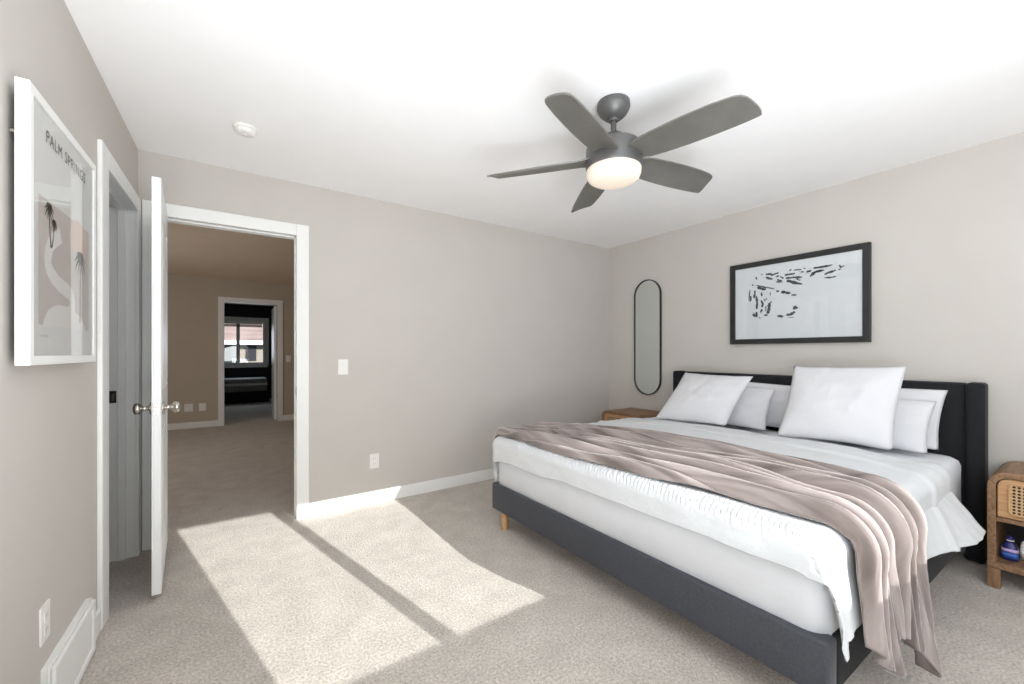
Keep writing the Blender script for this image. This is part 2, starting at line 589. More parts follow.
mb.box(FWX0 - 0.02, FWX1 + 0.02, YW - 0.018, YW, FWZ1 + 0.01, FWZ1 + 0.12)
mb.box(FWX0 - 0.02, FWX1 + 0.02, YW - 0.018, YW, FWZ0 - 0.13, FWZ0 - 0.02)
struct('trim_11', mb, M['trim'])
# rolled blind at the head of the far window
bl = empty('window_blind', ((FWX0 + FWX1) / 2, YW + 0.01, 1.93), 'raised white blind bunched at the top of the far room window', 'blind')
obj('head_rail', MB().box(FWX0 + 0.01, FWX1 - 0.01, YW - 0.01, YW + 0.022, 1.95, 1.995), M['trim'], bl, bevel=0.004)
st = MB()
for k in range(5):
    st.box(FWX0 + 0.02, FWX1 - 0.02, YW - 0.012, YW + 0.02, 1.875 + k * 0.014, 1.885 + k * 0.014)
obj('slat_stack', st, M['grey_fabric'], bl)

# neighbouring house outside the far window
hb = empty('neighbour_house', (0.5, 24.0, -2.5), 'cream house with brown shingle roof seen beyond the far room window', 'house')
obj('wall', MB().box(-8, 9, 22.0, 27, -2.5, 1.78), M['siding'], hb)
obj('roof', MB().prism([(21.5, 1.72), (24.6, 4.4), (27.5, 1.72), (27.5, 1.60), (21.5, 1.60)], 'x', -8.4, 9.4), M['shingle'], hb)
obj('fascia', MB().box(-8.4, 9.4, 21.44, 21.5, 1.58, 1.76), M['trim'], hb)
obj('window', MB().box(0.25, 0.66, 21.94, 22.01, 0.85, 1.55), M['dark'], hb)
obj('lower_roof', MB().prism([(-2.2, 0.85), (-0.05, 0.85), (-0.05, 1.5), (-0.25, 1.5)], 'y', 21.3, 22.0), M['grey_fabric'], hb)
struct('ground', MB().box(-40, 40, 13.2, 60, -2.7, -2.5), M['grass'])

# far room door leaf, hinged at the right jamb and swung into the far room
fd = empty('door_2', (FX1 - 0.02, YH2, 0), kind='structure')
obj('door_leaf', MB().box(FX1 - 0.045, FX1 - 0.008, YH2 - 0.01, YH2 + 0.72, 0.012, 2.04), M['door'], fd, bevel=0.003)
obj('knob', MB().lathe([(0.026, 0), (0.026, 0.006), (0.010, 0.01), (0.010, 0.035), (0.026, 0.045), (0.028, 0.058), (0.012, 0.068)], (FX1 - 0.045, YH2 + 0.66, 0.95), (-1, 0, 0), 20), M['steel'], fd, smooth=True)

# dark low bed in the far room under the window
fb = empty('platform_bed', (0.0, 11.8, 0), 'low black bed with grey bedding under the far room window', 'bed')
obj('bed_base', MB().box(-1.4, 0.62, 11.55, 12.38, 0.0, 0.27), M['black_fabric'], fb, bevel=0.02)
obj('mattress', MB().box(-1.38, 0.58, 11.58, 12.36, 0.27, 0.58), M['grey_fabric'], fb, bevel=0.04, seg=3, smooth=True)
obj('sheet_band', MB().box(-1.385, 0.585, 11.572, 11.6, 0.42, 0.47), M['sheet'], fb, bevel=0.004)


# ------------------------------------------------------------------ bedroom door (open leaf)
dr = empty('door_1', (DX0 + 0.018, YB, 0), kind='structure')
lx0, lx1, ly0, ly1, lz0, lz1 = DX0 + 0.003, DX0 + 0.039, 2.572, 3.283, 0.034, 2.055
SWING = 0.079                    # the leaf stands a few degrees short of square


def swing(mb):
    mb.v = [(p[0] + (YB - p[1]) * SWING, p[1], p[2]) for p in mb.v]
    return mb


leaf = MB().box(lx0 + 0.005, lx1 - 0.005, ly0, ly1, lz0, lz1)
for xs0, xs1 in ((lx0, lx0 + 0.0052), (lx1 - 0.0052, lx1)):
    leaf.box(xs0, xs1, ly0, ly0 + 0.115, lz0, lz1)
    leaf.box(xs0, xs1, ly1 - 0.115, ly1, lz0, lz1)
    for za, zb in ((lz0, 0.24), (0.84, 1.02), (1.90, lz1)):
        leaf.box(xs0, xs1, ly0 + 0.115, ly1 - 0.115, za, zb)
    for za, zb in ((0.28, 0.80), (1.06, 1.86)):
        leaf.box(xs0, xs1, ly0 + 0.155, ly1 - 0.155, za, zb)
obj('door_leaf', swing(leaf), M['door'], dr, bevel=0.002)
for sx, x in ((1, lx1), (-1, lx0)):
    k = obj('knob', swing(MB().lathe([(0.031, 0), (0.031, 0.005), (0.027, 0.009), (0.011, 0.012), (0.010, 0.034), (0.018, 0.040),
                                (0.027, 0.047), (0.029, 0.056), (0.026, 0.066), (0.012, 0.071)],
                               (x, ly0 + 0.062, 0.932), (sx, 0, 0), 28)), M['chrome'], dr, smooth=True)
obj('latch_plate', swing(MB().box(lx0 + 0.006, lx1 - 0.006, ly0 - 0.0015, ly0 + 0.004, 0.905, 0.96)), M['chrome'], dr)
obj('latch_bolt', swing(MB().box(lx0 + 0.012, lx1 - 0.012, ly0 - 0.011, ly0 - 0.0015, 0.922, 0.943)), M['chrome'], dr)


# ------------------------------------------------------------------ wall plates, detector, vent cover
def plate(name, c, face, label, cat, group=None, w_=0.072, h_=0.117, kind='switch'):
    root = empty(name, c, label, cat, group)
    x, y, z = c

    def bx(mb, a0, a1, d0, d1, z0, z1):
        if face == '-y':
            mb.box(x + a0, x + a1, y - d1, y - d0, z + z0, z + z1)
        else:
            mb.box(x + d0, x + d1, y + a0, y + a1, z + z0, z + z1)
    p = MB()
    bx(p, -w_ / 2, w_ / 2, 0, 0.006, -h_ / 2, h_ / 2)
    obj('cover_plate', p, M['plastic'], root, bevel=0.002)
    if kind == 'switch':
        q = MB()
        bx(q, -0.017, 0.017, 0.006, 0.010, -0.034, 0.034)
        obj('rocker', q, M['plastic'], root, bevel=0.002)
    else:
        for s in (-1, 1):
            q = MB()
            bx(q, -0.017, 0.017, 0.006, 0.008, s * 0.021 - 0.015, s * 0.021 + 0.015)
            r_ = obj('socket', q, M['plastic'], root, bevel=0.004)
            for d in (-0.007, 0.007):
                t = MB()
                bx(t, d - 0.0012, d + 0.0012, 0.008, 0.0083, s * 0.021 - 0.003, s * 0.021 + 0.004)
                obj('slot', t, M['grey_fabric'], r_)
    return root


plate('light_switch', (0.662, YB, 1.096), '-y', 'white rocker light switch on the back wall right of the open doorway', 'light switch')
plate('wall_outlet', (0.898, YB, 0.338), '-y', 'white wall outlet low on the back wall below the light switch', 'outlet', kind='outlet')
plate('wall_outlet', (XL, 1.868, 0.358), 'x', 'white wall outlet on the left wall above the low vent cover', 'outlet', kind='outlet')
plate('wall_outlet', (-0.665, YH, 0.33), '-y', 'left of two white outlets low on the hall far wall', 'outlet', kind='outlet', w_=0.11, h_=0.125)
plate('wall_outlet', (-0.49, YH, 0.33), '-y', 'right of two white outlets low on the hall far wall', 'outlet', kind='outlet', w_=0.09, h_=0.12)
plate('light_switch', (0.73, YH, 1.10), '-y', 'white light switch on the hall wall right of the far doorway', 'light switch')

vc = empty('vent_cover', (XL, 2.05, 0), 'white low vent cover on the left wall beside the baseboard', 'vent')
mb = MB()
mb.box(XL + BT, XL + 0.02, 1.845, 2.285, 0.005, 0.222)
mb.box(XL, XL + BT, 1.845, 2.285, BH + 0.002, 0.222)
obj('back_plate', mb, M['trim'], vc, bevel=0.002)
mb = MB()
mb.ring([(1.85, 0.01), (2.28, 0.01), (2.28, 0.217), (1.85, 0.217)], [(1.88, 0.036), (2.25, 0.036), (2.25, 0.191), (1.88, 0.191)], 'x', XL + 0.02, XL + 0.032)
obj('rim', mb, M['trim'], vc, bevel=0.008, seg=3)
mb = MB().box(XL + 0.02, XL + 0.026, 1.883, 2.247, 0.039, 0.188)
obj('face_panel', mb, M['trim'], vc, bevel=0.002)

sm = empty('smoke_detector', (0.028, 2.65, H), 'round white smoke detector on the ceiling left of the fan', 'smoke detector')
obj('base', MB().lathe([(0.058, 0), (0.058, 0.010), (0.054, 0.012)], (0.028, 2.65, H), (0, 0, -1), 40), M['plastic'], sm, smooth=True, bevel=0.001)
obj('cover', MB().lathe([(0.052, 0.011), (0.050, 0.022), (0.043, 0.031), (0.026, 0.036), (0.002, 0.037)], (0.028, 2.65, H), (0, 0, -1), 40), M['plastic'], sm, smooth=True)
obj('test_button', MB().lathe([(0.009, 0.036), (0.009, 0.040), (0.002, 0.041)], (0.028, 2.65, H), (0, 0, -1), 20), M['plastic'], sm, smooth=True)


# ------------------------------------------------------------------ ceiling fan
FXC, FYC = 1.532, 1.361
fan = empty('ceiling_fan', (FXC, FYC, H), 'graphite ceiling fan with five blades and a lit frosted light bowl', 'ceiling fan')


def lz(prof, m, name, par=fan, n=48):
    return obj(name, MB().lathe([(r, z - H) for r, z in prof], (FXC, FYC, H), (0, 0, 1), n), m, par, smooth=True, bevel=0.002)


lz([(0.078, 2.44), (0.080, 2.415), (0.078, 2.408), (0.066, 2.385), (0.045, 2.365), (0.026, 2.358), (0.020, 2.356)], M['fan'], 'canopy')
lz([(0.0135, 2.37), (0.0135, 2.25)], M['fan'], 'downrod')
lz([(0.022, 2.372), (0.026, 2.36), (0.022, 2.346)], M['fan'], 'ball_joint')
lz([(0.018, 2.285), (0.05, 2.276), (0.062, 2.262), (0.066, 2.245), (0.10, 2.238), (0.128, 2.226), (0.135, 2.21), (0.136, 2.122), (0.132, 2.108), (0.126, 2.106)], M['fan'], 'motor_housing')
lz([(0.130, 2.112), (0.133, 2.103), (0.131, 2.083), (0.124, 2.066), (0.105, 2.053), (0.075, 2.046), (0.03, 2.043), (0.002, 2.0428)], M['bowl'], 'light_bowl')
# blade outline: (radius, half-width lead, half-width trail)
out_t = [(0.10, 0.062), (0.16, 0.070), (0.24, 0.076), (0.34, 0.079), (0.44, 0.078), (0.54, 0.074), (0.61, 0.069), (0.655, 0.062)]
out_b = [(0.668, 0.020), (0.655, -0.054), (0.60, -0.066), (0.50, -0.074), (0.40, -0.077), (0.30, -0.076), (0.20, -0.070), (0.13, -0.060), (0.10, -0.052)]
PITCH = math.radians(14)
for a in (-157.5, -84.5, -11.5, 60.5, 132.0):
    A = math.radians(a)
    er = Vector((math.cos(A), math.sin(A), 0))
    et = Vector((-math.sin(A), math.cos(A), 0))
    poly = out_t + out_b
    # dense strip mesh so that the twist near the root is smooth
    mbb = MB()
    N = 26

    def bpt(u, v, th):
        r = 0.10 + 0.545 * u

        def edge(tab, r):
            tab = sorted(tab)
            for (r0, w0), (r1, w1) in zip(tab, tab[1:]):
                if r0 <= r <= r1:
                    return w0 + (w1 - w0) * (r - r0) / (r1 - r0)
            return tab[-1][1] if r > tab[-1][0] else tab[0][1]
        top = edge(out_t, r)
        bot = edge(out_b[1:], r)
        wv = bot + (top - bot) * v
        rr = r - 0.030 * (1 - v) * u ** 6 - 0.010 * (2 * v - 1) ** 4 * u ** 12
        pit = PITCH * (0.75 + 0.5 * u ** 0.5) * (1 if u > 0.12 else (0.35 + 0.65 * u / 0.12))
        z = 2.158 - wv * math.tan(pit) + th - 0.02 * u + 0.006 * (1 - (2 * v - 1) ** 2)
        p = er * rr + et * wv
        return (FXC + p.x, FYC + p.y, z)
    mbb.grid(lambda u, v: bpt(u, v, 0), N, 8)
    b_ = obj('blade', mbb, M['blade'], fan, smooth=True, solid=0.007)
    es = b_.modifiers.new('edges', 'EDGE_SPLIT')
    es.split_angle = math.radians(45)


# ------------------------------------------------------------------ bed
def bedx(x, y):
    # the bed stands a degree or two out of square with the headboard wall
    return x + 0.022 * (2.405 - y) * (3.5 - x) / 2.03


def bedy(x, y):
    return y + 0.020 * (2.405 - y) * (3.5 - x) / 2.03


bed = empty('bed', (2.5, 1.40, 0), 'king bed with black headboard and charcoal upholstered rails', 'bed')
BY0, BY1 = 0.437, 2.405
fr = MB()
foot = [(bedx(x, y), bedy(x, y)) for x, y in ((1.463, BY1), (1.463, BY0), (1.535, BY0), (1.535, BY1))]
fr.prism(foot, 'z', 0.12, 0.30)
obj('foot_rail', fr, M['rail_fabric'], bed, smooth=True, bevel=0.012, seg=4)
for y0, y1 in ((BY0, BY0 + 0.07), (BY1 - 0.07, BY1)):
    p = [(bedx(x, y), bedy(x, y)) for x, y in ((1.536, y0), (3.46, y0), (3.46, y1), (1.536, y1))]
    obj('side_rail', MB().prism(p, 'z', 0.12, 0.30), M['black_fabric'], bed, smooth=True, bevel=0.012, seg=4)
sl = MB()
for k in range(12):
    x = 1.62 + k * 0.15
    sl.box(x, x + 0.07, BY0 + 0.071, BY1 - 0.071, 0.20, 0.222)
obj('slat', sl, M['oak'], bed)
obj('headboard_panel', MB().box(3.50, 3.605, 0.451, 2.279, 0.06, 1.027), M['black_fabric'], bed, smooth=True, bevel=0.015, seg=4)
for y0, y1 in ((0.374, 0.450), (2.280, 2.348)):
    obj('headboard_wing', MB().box(3.474, 3.61, y0, y1, 0.005, 1.032), M['black_fabric'], bed, smooth=True, bevel=0.018, seg=4)
for x, y in ((1.505, 2.30), (1.80, 0.70)):
    obj('leg', MB().lathe([(0.022, 0.0), (0.0235, 0.006), (0.030, 0.122)], (x, y, 0.0), (0, 0, 1), 24), M['oak'], bed, smooth=True)
obj('leg', MB().lathe([(0.022, 0.0), (0.0235, 0.006), (0.030, 0.20)], (2.4, 1.42, 0.0), (0, 0, 1), 24), M['oak'], bed, smooth=True)


def rr(x0, x1, y0, y1, r, n=6):
    o = []
    for cx, cy, a0 in ((x1 - r, y1 - r, 0), (x0 + r, y1 - r, 90), (x0 + r, y0 + r, 180), (x1 - r, y0 + r, 270)):
        for k in range(n + 1):
            g = math.radians(a0 + 90 * k / n)
            o.append((cx + r * math.cos(g), cy + r * math.sin(g)))
    return o


mt = MB()
prof = rr(1.488, 3.470, 0.452, 2.395, 0.07)
lev = [(0.0, 0.224, 0.03), (0.0, 0.25, 0.0), (0.0, 0.56, 0.0), (0.0, 0.585, 0.008), (0.0, 0.602, 0.03), (0.0, 0.606, 0.07)]
n = len(prof)
cxm, cym = 2.49, 1.427
for _, z, ins in lev:
    for x, y in prof:
        sx, sy = (1 if x > cxm else -1), (1 if y > cym else -1)
        px, py = x - sx * ins, y - sy * ins
        wob = 0.004 * noise.noise(Vector((x * 3, y * 3, z * 7))) if 0.24 < z < 0.59 else 0
        mt.v.append((bedx(px + sx * wob, py), bedy(px, py + sy * wob), z))
for k in range(len(lev) - 1):
    for i in range(n):
        j = (i + 1) % n
        mt.f.append((k * n + i, k * n + j, (k + 1) * n + j, (k + 1) * n + i))
mt.f += [tuple(range(n))[::-1], tuple(range((len(lev) - 1) * n, len(lev) * n))]
tag(obj('mattress', mt, M['sheet'], None, smooth=True, base=(2.5, 1.42, 0.224)), 'mattress in a white fitted sheet resting in the king bed', 'mattress')

# ---- draped cloth
R0 = 0.058
EX0 = 1.462 + R0                 # roll line at the foot
EY0, EY1 = 0.428 + R0, 2.412 - R0


def sstep(a, b, x):
    t = min(1, max(0, (x - a) / (b - a)))
    return t * t * (3 - 2 * t)


def drape(p, q, off, zt, flare=0.0, fl_from=0.10):
    """flat cloth point (p,q) -> position on the bed, off = height above the duvet base surface"""
    ox = max(0.0, EX0 - p)
    oy = EY0 - q if q < EY0 else (q - EY1 if q > EY1 else 0.0)
    sgn = -1 if q < EY0 else 1
    x, y = max(p, EX0), min(max(q, EY0), EY1)
    d = math.hypot(ox, oy)
    if d < 1e-9:
        return Vector((bedx(x, y), bedy(x, y), zt + off))
    dx, dy = -ox / d, sgn * oy / d
    if ox > 0 and oy > 0:           # the corner flap swings round to the side of the bed
        dx *= 1 - 0.5 * sstep(0.07, 0.30, d)
        dy = sgn * math.sqrt(1 - dx * dx)
    r = R0 + off
    d2 = d
    if d2 < R0 * PI / 2:
        g = d2 / R0
        hz, dn = r * math.sin(g), zt + off - r * (1 - math.cos(g))
    else:
        e = d2 - R0 * PI / 2
        hz, dn = r + flare * max(0, e - fl_from) , zt + off - r - e
    return Vector((bedx(x + dx * hz, y + dy * hz), bedy(x + dx * hz, y + dy * hz), dn))


ZT = 0.626


def ztop(q):
    return ZT - 0.010 * sstep(0.30, 0.0, EY1 - q)


def duvet_pt(p, q):
    fl = 0.0
    if q < EY0:
        fl = 0.10 + 0.55 * sstep(2.2, 2.9, p)
    b = drape(p, q, 0.0, ztop(q), fl, 0.06)
    ins = min(p - EX0, q - EY0, EY1 - q)
    puff = 0.022 * sstep(0.0, 0.35, ins) + 0.010 * noise.noise(Vector((p * 2.2, q * 2.2, 3.1))) * sstep(0, 0.2, ins)
    # long soft wrinkles on the top
    puff += 0.004 * noise.noise(Vector((p * 9, q * 2.5, 9.0))) + 0.0016 * noise.noise(Vector((p * 22, q * 7, 1.0)))
    # seam ridge near the folded head end
    seam = 2.68 - 0.16 * sstep(1.6, 2.3, q) - 0.10 * sstep(0.75, 0.35, q)
    puff += 0.012 * math.exp(-((p - seam) / 0.018) ** 2)
    if p > seam:
        puff += 0.005 * noise.noise(Vector((p * 16, q * 16, 4.0)))
    ed = EX0 - p
    # gathered ruffle along the foot edge
    ru = math.exp(-((ed - 0.036) / 0.030) ** 2) * sstep(2.3, 2.0, q) * sstep(EY0 - 0.10, EY0 + 0.08, q)
    wv = math.sin(q * 310 + 3.5 * noise.noise(Vector((q * 9, p * 30, 0))) + ed * 30)
    wv2 = noise.noise(Vector((q * 75, p * 45, 2.0)))
    amp = ru * (0.0030 * wv + 0.0065 * wv2) + 0.006 * sstep(0.0, 0.03, ed) * noise.noise(Vector((q * 7, p * 9, 11.0)))
    low = sstep(0.07, 0.16, ed)
    amp += low * (0.004 * noise.noise(Vector((q * 14, p * 5, 5.0))))
    hang = EY0 - q
    if hang > 0.03:
        amp += sstep(0.03, 0.2, hang) * (0.014 * noise.noise(Vector((p * 6.5, q * 1.2, 7.0))) + 0.004 * noise.noise(Vector((p * 18, q * 6, 8.0))))
    if p < EX0 and q < EY0:
        amp += 0.006 * noise.noise(Vector((p * 9, q * 9, 6.0)))
    # push along an approximate outward normal
    ox = max(0.0, EX0 - p)
    oy = max(0.0, EY0 - q, q - EY1)
    d = math.hypot(ox, oy)
    if d < 1e-6:
        nv_ = Vector((0, 0, 1))
    else:
        g = min(PI / 2, d / R0)
        sg = -1 if q < EY0 else 1
        nv_ = Vector((-ox / d * math.sin(g), sg * oy / d * math.sin(g), math.cos(g)))
    if d > 0:
        amp = max(amp, -0.003)
    return b + nv_ * (amp + puff)


NU, NV = 150, 620


def duvet_fn(u, v):
    q0, q1 = EY0 - 0.325, EY1 + 0.30
    q = q0 + (q1 - q0) * v
    # uneven hems
    q += 0.012 * noise.noise(Vector((u * 7, 0, 2))) * (1 if v < 0.03 else 0)
    foot_h = 0.165 + 0.014 * noise.noise(Vector((q * 3, 0, 1))) + 0.02 * sstep(1.6, 2.1, q) + 0.07 * sstep(EY0 + 0.05, EY0 - 0.15, q) + 0.06 * sstep(EY1 - 0.05, EY1 + 0.1, q)
    pend = 2.93 + 0.03 * noise.noise(Vector((q * 3, 5, 1))) + 0.05 * sstep(0.5, 0.1, q)
    p0 = EX0 - foot_h
    # denser rows near the foot
    uu = u
    if uu < 0.45:
        p = p0 + (0.36) * (uu / 0.45)
    else:
        p = p0 + 0.36 + (pend - p0 - 0.36) * ((uu - 0.45) / 0.55)
    return duvet_pt(p, q)


dv = MB().grid(duvet_fn, NU, NV)
tag(obj('duvet', dv, M['duvet'], None, smooth=True, base=(2.2, 1.42, 0.62), solid=0.012, offset=1.0),
    'white cotton duvet with a gathered edge spread over the king bed', 'duvet')


# ---- blanket folded across the bed
def tab(t, x):
    for (x0, y0), (x1, y1) in zip(t, t[1:]):
        if x0 <= x <= x1:
            f = (x - x0) / (x1 - x0)
            f = f * f * (3 - 2 * f)
            return y0 + (y1 - y0) * f
    return t[0][1] if x < t[0][0] else t[-1][1]


LOW = [(-0.1, 1.60), (0.15, 1.56), (0.40, 1.55), (0.70, 1.535), (1.2, 1.50), (1.7, 1.485), (2.4, 1.50), (2.6, 1.50)]
UPP = [(-0.1, 2.04), (0.15, 2.06), (0.40, 2.07), (0.60, 2.10), (0.85, 2.12), (1.3, 2.09), (2.3, 2.00), (2.6, 1.98)]
HEM = [(0.0, 0.37), (0.10, 0.44), (0.21, 0.47), (0.28, 0.37), (0.45, 0.40), (0.60, 0.46), (0.68, 0.48), (0.74, 0.56), (0.85, 0.55), (1.0, 0.50)]
NF = 11.0


def blanket_fn(s, t):
    hem = tab(HEM, s)
    q1 = EY1 + 0.16
    q0 = EY0 - hem
    q = q1 + (q0 - q1) * t
    lo, up = tab(LOW, q), tab(UPP, q)
    p = lo + (up - lo) * s
    hang = max(0.0, EY0 - q)
    # fold phase: folds drift, merge and split along the bed
    ph = s * NF + 1.5 * noise.noise(Vector((q * 0.8, s * 1.6, 0.5))) + 0.55 * noise.noise(Vector((q * 2.0, s * 5, 4.5)))
    k = abs(math.sin(PI * ph))
    cell = math.floor(ph)
    a = 0.050 + 0.045 * noise.noise(Vector((cell * 3.7, q * 1.3, 1.0)))
    a *= 0.55 + 0.45 * sstep(2.3, 1.5, q)
    a *= 1.0 - 0.15 * sstep(0.0, 0.25, hang)
    lean = 0.5 - 0.5 * math.cos(PI * (ph - cell))
    h = max(0.0, a) * (0.75 * k ** 0.8 + 0.25 * math.sin(PI * lean))
    # finer creases riding on the folds
    h += 0.006 * abs(noise.noise(Vector((s * 30 + 2 * noise.noise(Vector((q * 1.5, 0, 3))), q * 1.6, 6.0))))
    edge = sstep(0, 0.03, s) * sstep(0, 0.03, 1 - s)
    h = h * (0.25 + 0.75 * edge) + 0.0025 * noise.noise(Vector((p * 14, q * 5, 2.0)))
    h = max(h, 0.0) + (0.019 + 0.010 * sstep(0, 0.06, s) if hang < 0.05 else 0.029)
    # sway of folds on the hanging end
    p += hang * 0.10 * noise.noise(Vector((s * 5, q * 2, 3.0)))
    ins = min(p - EX0, q - EY0, EY1 - q)
    lift = 0.022 * sstep(0.0, 0.35, ins) + 0.010 * noise.noise(Vector((p * 2.2, q * 2.2, 3.1))) * sstep(0, 0.2, ins)
    fl = 0.08 + 0.07 * s
    b = drape(p, q, 0.0, ztop(q), fl, 0.06)
    ox = max(0.0, EX0 - p)
    oy = max(0.0, EY0 - q, q - EY1)
    d = math.hypot(ox, oy)
    if d < 1e-6:
        nv_ = Vector((0, 0, 1))
    else:
        g = min(PI / 2, d / R0)
        sg = -1 if q < EY0 else 1
        nv_ = Vector((-ox / d * math.sin(g), sg * oy / d * math.sin(g), math.cos(g)))
    return b + nv_ * (h + lift)


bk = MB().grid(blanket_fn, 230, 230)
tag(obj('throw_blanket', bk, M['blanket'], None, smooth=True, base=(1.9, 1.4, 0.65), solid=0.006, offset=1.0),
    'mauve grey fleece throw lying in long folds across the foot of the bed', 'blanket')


# ---- pillows
def pillow(label, bl, br, tl, tr, thick, seed, flange=0.0, group='white pillows on the bed', pinch=0.045, name='bed_pillow'):
    """four corners: bottom/top, at far (l) and near (r) side"""
    bl, br, tl, tr = map(Vector, (bl, br, tl, tr))
    c = (bl + br + tl + tr) / 4
    nrm = (br - bl).cross(tl - bl).normalized()
    mb = MB()
    N = 36

    def pt(u, v, side):
        a, b = 2 * u - 1, 2 * v - 1
        # edges bow inwards between the corners
        uu = 0.5 + 0.5 * a * (1 - pinch * (1 - b * b))
        vv = 0.5 + 0.5 * b * (1 - pinch * (1 - a * a))
        P = bl * (1 - uu) * (1 - vv) + br * uu * (1 - vv) + tl * (1 - uu) * vv + tr * uu * vv
        fa, fb = abs(a), abs(b)
        if flange:
            fa, fb = min(1, fa / (1 - flange)), min(1, fb / (1 - flange))
        th = max(0.0, (1 - fa ** 2.6)) ** 0.62 * max(0.0, (1 - fb ** 2.6)) ** 0.62
        wr = noise.noise(Vector((u * 5 + seed, v * 5, seed * 1.7))) * 0.010 + noise.noise(Vector((u * 12 + seed, v * 9, seed))) * 0.005
        hh = thick * 0.5 * th + 0.004 * (1 - max(abs(a), abs(b)) ** 8)
        hh *= 1.0 - 0.18 * b          # filling sags to the bottom
        sway = 0.010 * noise.noise(Vector((u * 4, v * 4, seed + 9))) * (1 - th)
        return P + nrm * (side * (hh + wr * th) + sway)
    mb.grid(lambda u, v: pt(u, v, 1), N, N)
    mb.grid(lambda u, v: pt(u, v, -1), N, N)
    o = obj(name, mb, M['pillow'], None, smooth=True, base=tuple(c))
    bm = bmesh.new()
    bm.from_mesh(o.data)
    bmesh.ops.remove_doubles(bm, verts=bm.verts, dist=0.0002)
    bmesh.ops.recalc_face_normals(bm, faces=bm.faces)
    bm.to_mesh(o.data)
    bm.free()
    o.data.polygons.foreach_set('use_smooth', [True] * len(o.data.polygons))
    return tag(o, label, 'pillow', group)


ZP = 0.655
pillow('large square white pillow leaning at the left end of the headboard', (2.83, 2.075, ZP + 0.012), (2.955, 1.56, ZP + 0.012), (3.24, 2.063, 1.033), (3.24, 1.497, 1.025), 0.13, 1.0)
pillow('large square white pillow standing tallest in front of the right side of the headboard', (2.90, 1.195, ZP + 0.012), (2.97, 0.65, ZP + 0.012), (3.20, 1.212, 1.113), (3.20, 0.638, 1.128), 0.14, 2.0)
pillow('white pillow tucked behind the left square pillow, its right end showing', (3.19, 2.05, ZP - 0.02), (3.18, 1.385, ZP - 0.02), (3.38, 2.05, 0.95), (3.36, 1.395, 0.93), 0.11, 3.0)
pillow('white pillow against the headboard between the two square pillows', (3.36, 1.97, ZP - 0.02), (3.36, 1.18, ZP - 0.02), (3.45, 1.97, 0.99), (3.45, 1.18, 0.955), 0.075, 4.0, flange=0.06)
pillow('white pillow peeking out right of the tall square pillow', (3.20, 1.22, ZP - 0.02), (3.20, 0.555, ZP - 0.02), (3.38, 1.20, 0.95), (3.37, 0.545, 0.92), 0.11, 5.0)
pillow('rearmost white pillow against the right end of the headboard', (3.375, 1.16, ZP - 0.02), (3.375, 0.54, ZP - 0.02), (3.455, 1.16, 1.0), (3.45, 0.512, 0.985), 0.075, 6.0, flange=0.06)


# ------------------------------------------------------------------ nightstands
def nightstand(y0, y1, label):
    xf, xb, zt = 3.20, 3.608, 0.60
    t = 0.030
    root = empty('nightstand', ((xf + xb) / 2, (y0 + y1) / 2, 0), label, 'nightstand', 'wooden cane front nightstands')
    R = 0.075

    def arch(a0, a1, z0, z1, r):
        o = [(a0, z0)]
        for k in range(9):
            g = math.radians(180 - 90 * k / 8)
            o.append((a0 + r + r * math.cos(g), z1 - r + r * math.sin(g)))
        for k in range(9):
            g = math.radians(90 - 90 * k / 8)
            o.append((a1 - r + r * math.cos(g), z1 - r + r * math.sin(g)))
        o.append((a1, z0))
        return o
    zs = 0.102
    outer, inner = arch(y0, y1, zs, zt, R), arch(y0 + t, y1 - t, zs + 0.035, zt - t, R - t)
    obj('carcass', MB().ring(outer, inner, 'x', xf, xb), M['walnut'], root, smooth=False, bevel=0.004)
    obj('back_panel', MB().prism(arch(y0 + t, y1 - t, zs + 0.035, zt - t, R - t), 'x', xb - 0.02, xb - 0.008), M['dark_wood'], root)
    obj('shelf', MB().box(xf + 0.004, xb - 0.02, y0 + t, y1 - t, 0.345, 0.366), M['walnut'], root, bevel=0.002)
    for yy in (y0, y1 - 0.045):
        for xx in (xf, xb - 0.045):
            obj('leg', MB().box(xx, xx + 0.045, yy, yy + 0.045, 0, zs), M['walnut_v'], root, bevel=0.003)
    df = MB()
    g = 0.004
    df.prism(arch(y0 + t + g, y1 - t - g, 0.366 + g, zt - t - g, R - t - g), 'x', xf + 0.006, xf + 0.03)
    d = obj('drawer', df, M['drawer'], root, bevel=0.003)
    a0, a1, b0, b1 = y0 + t + 0.038, y1 - t - 0.038, 0.388, 0.548
    ob = [(a, b) for a, b in rr(a0, a1, b0, b1, 0.02, 4)]
    ib = [(a, b) for a, b in rr(a0 + 0.008, a1 - 0.008, b0 + 0.008, b1 - 0.008, 0.013, 4)]
    obj('cane_beading', MB().ring(ob, ib, 'x', xf - 0.001, xf + 0.008), M['oak'], d, smooth=True)
    obj('cane_panel', MB().prism(ib, 'x', xf + 0.003, xf + 0.0058), M['cane'], d)
    return root


nightstand(-0.160, 0.338, 'wooden nightstand with cane drawer right of the bed, blue bottle inside')
nightstand(2.515, 3.012, 'wooden nightstand in the far corner left of the bed')

# things in the open shelf of the right nightstand
ZS = 0.1385
bt = empty('spray_bottle', (3.29, 0.270, ZS), 'dark blue plastic bottle with lilac and white label in the right nightstand shelf', 'bottle')
cx_, cy_ = 3.29, 0.270


def bottle_section(hw, hd, z, n=24):
    hw *= 0.78
    return [(cx_ + hd * math.copysign(abs(math.cos(g)) ** 0.6, math.cos(g)), cy_ + hw * math.copysign(abs(math.sin(g)) ** 0.6, math.sin(g)), z)
            for g in (2 * PI * k / n for k in range(n))]


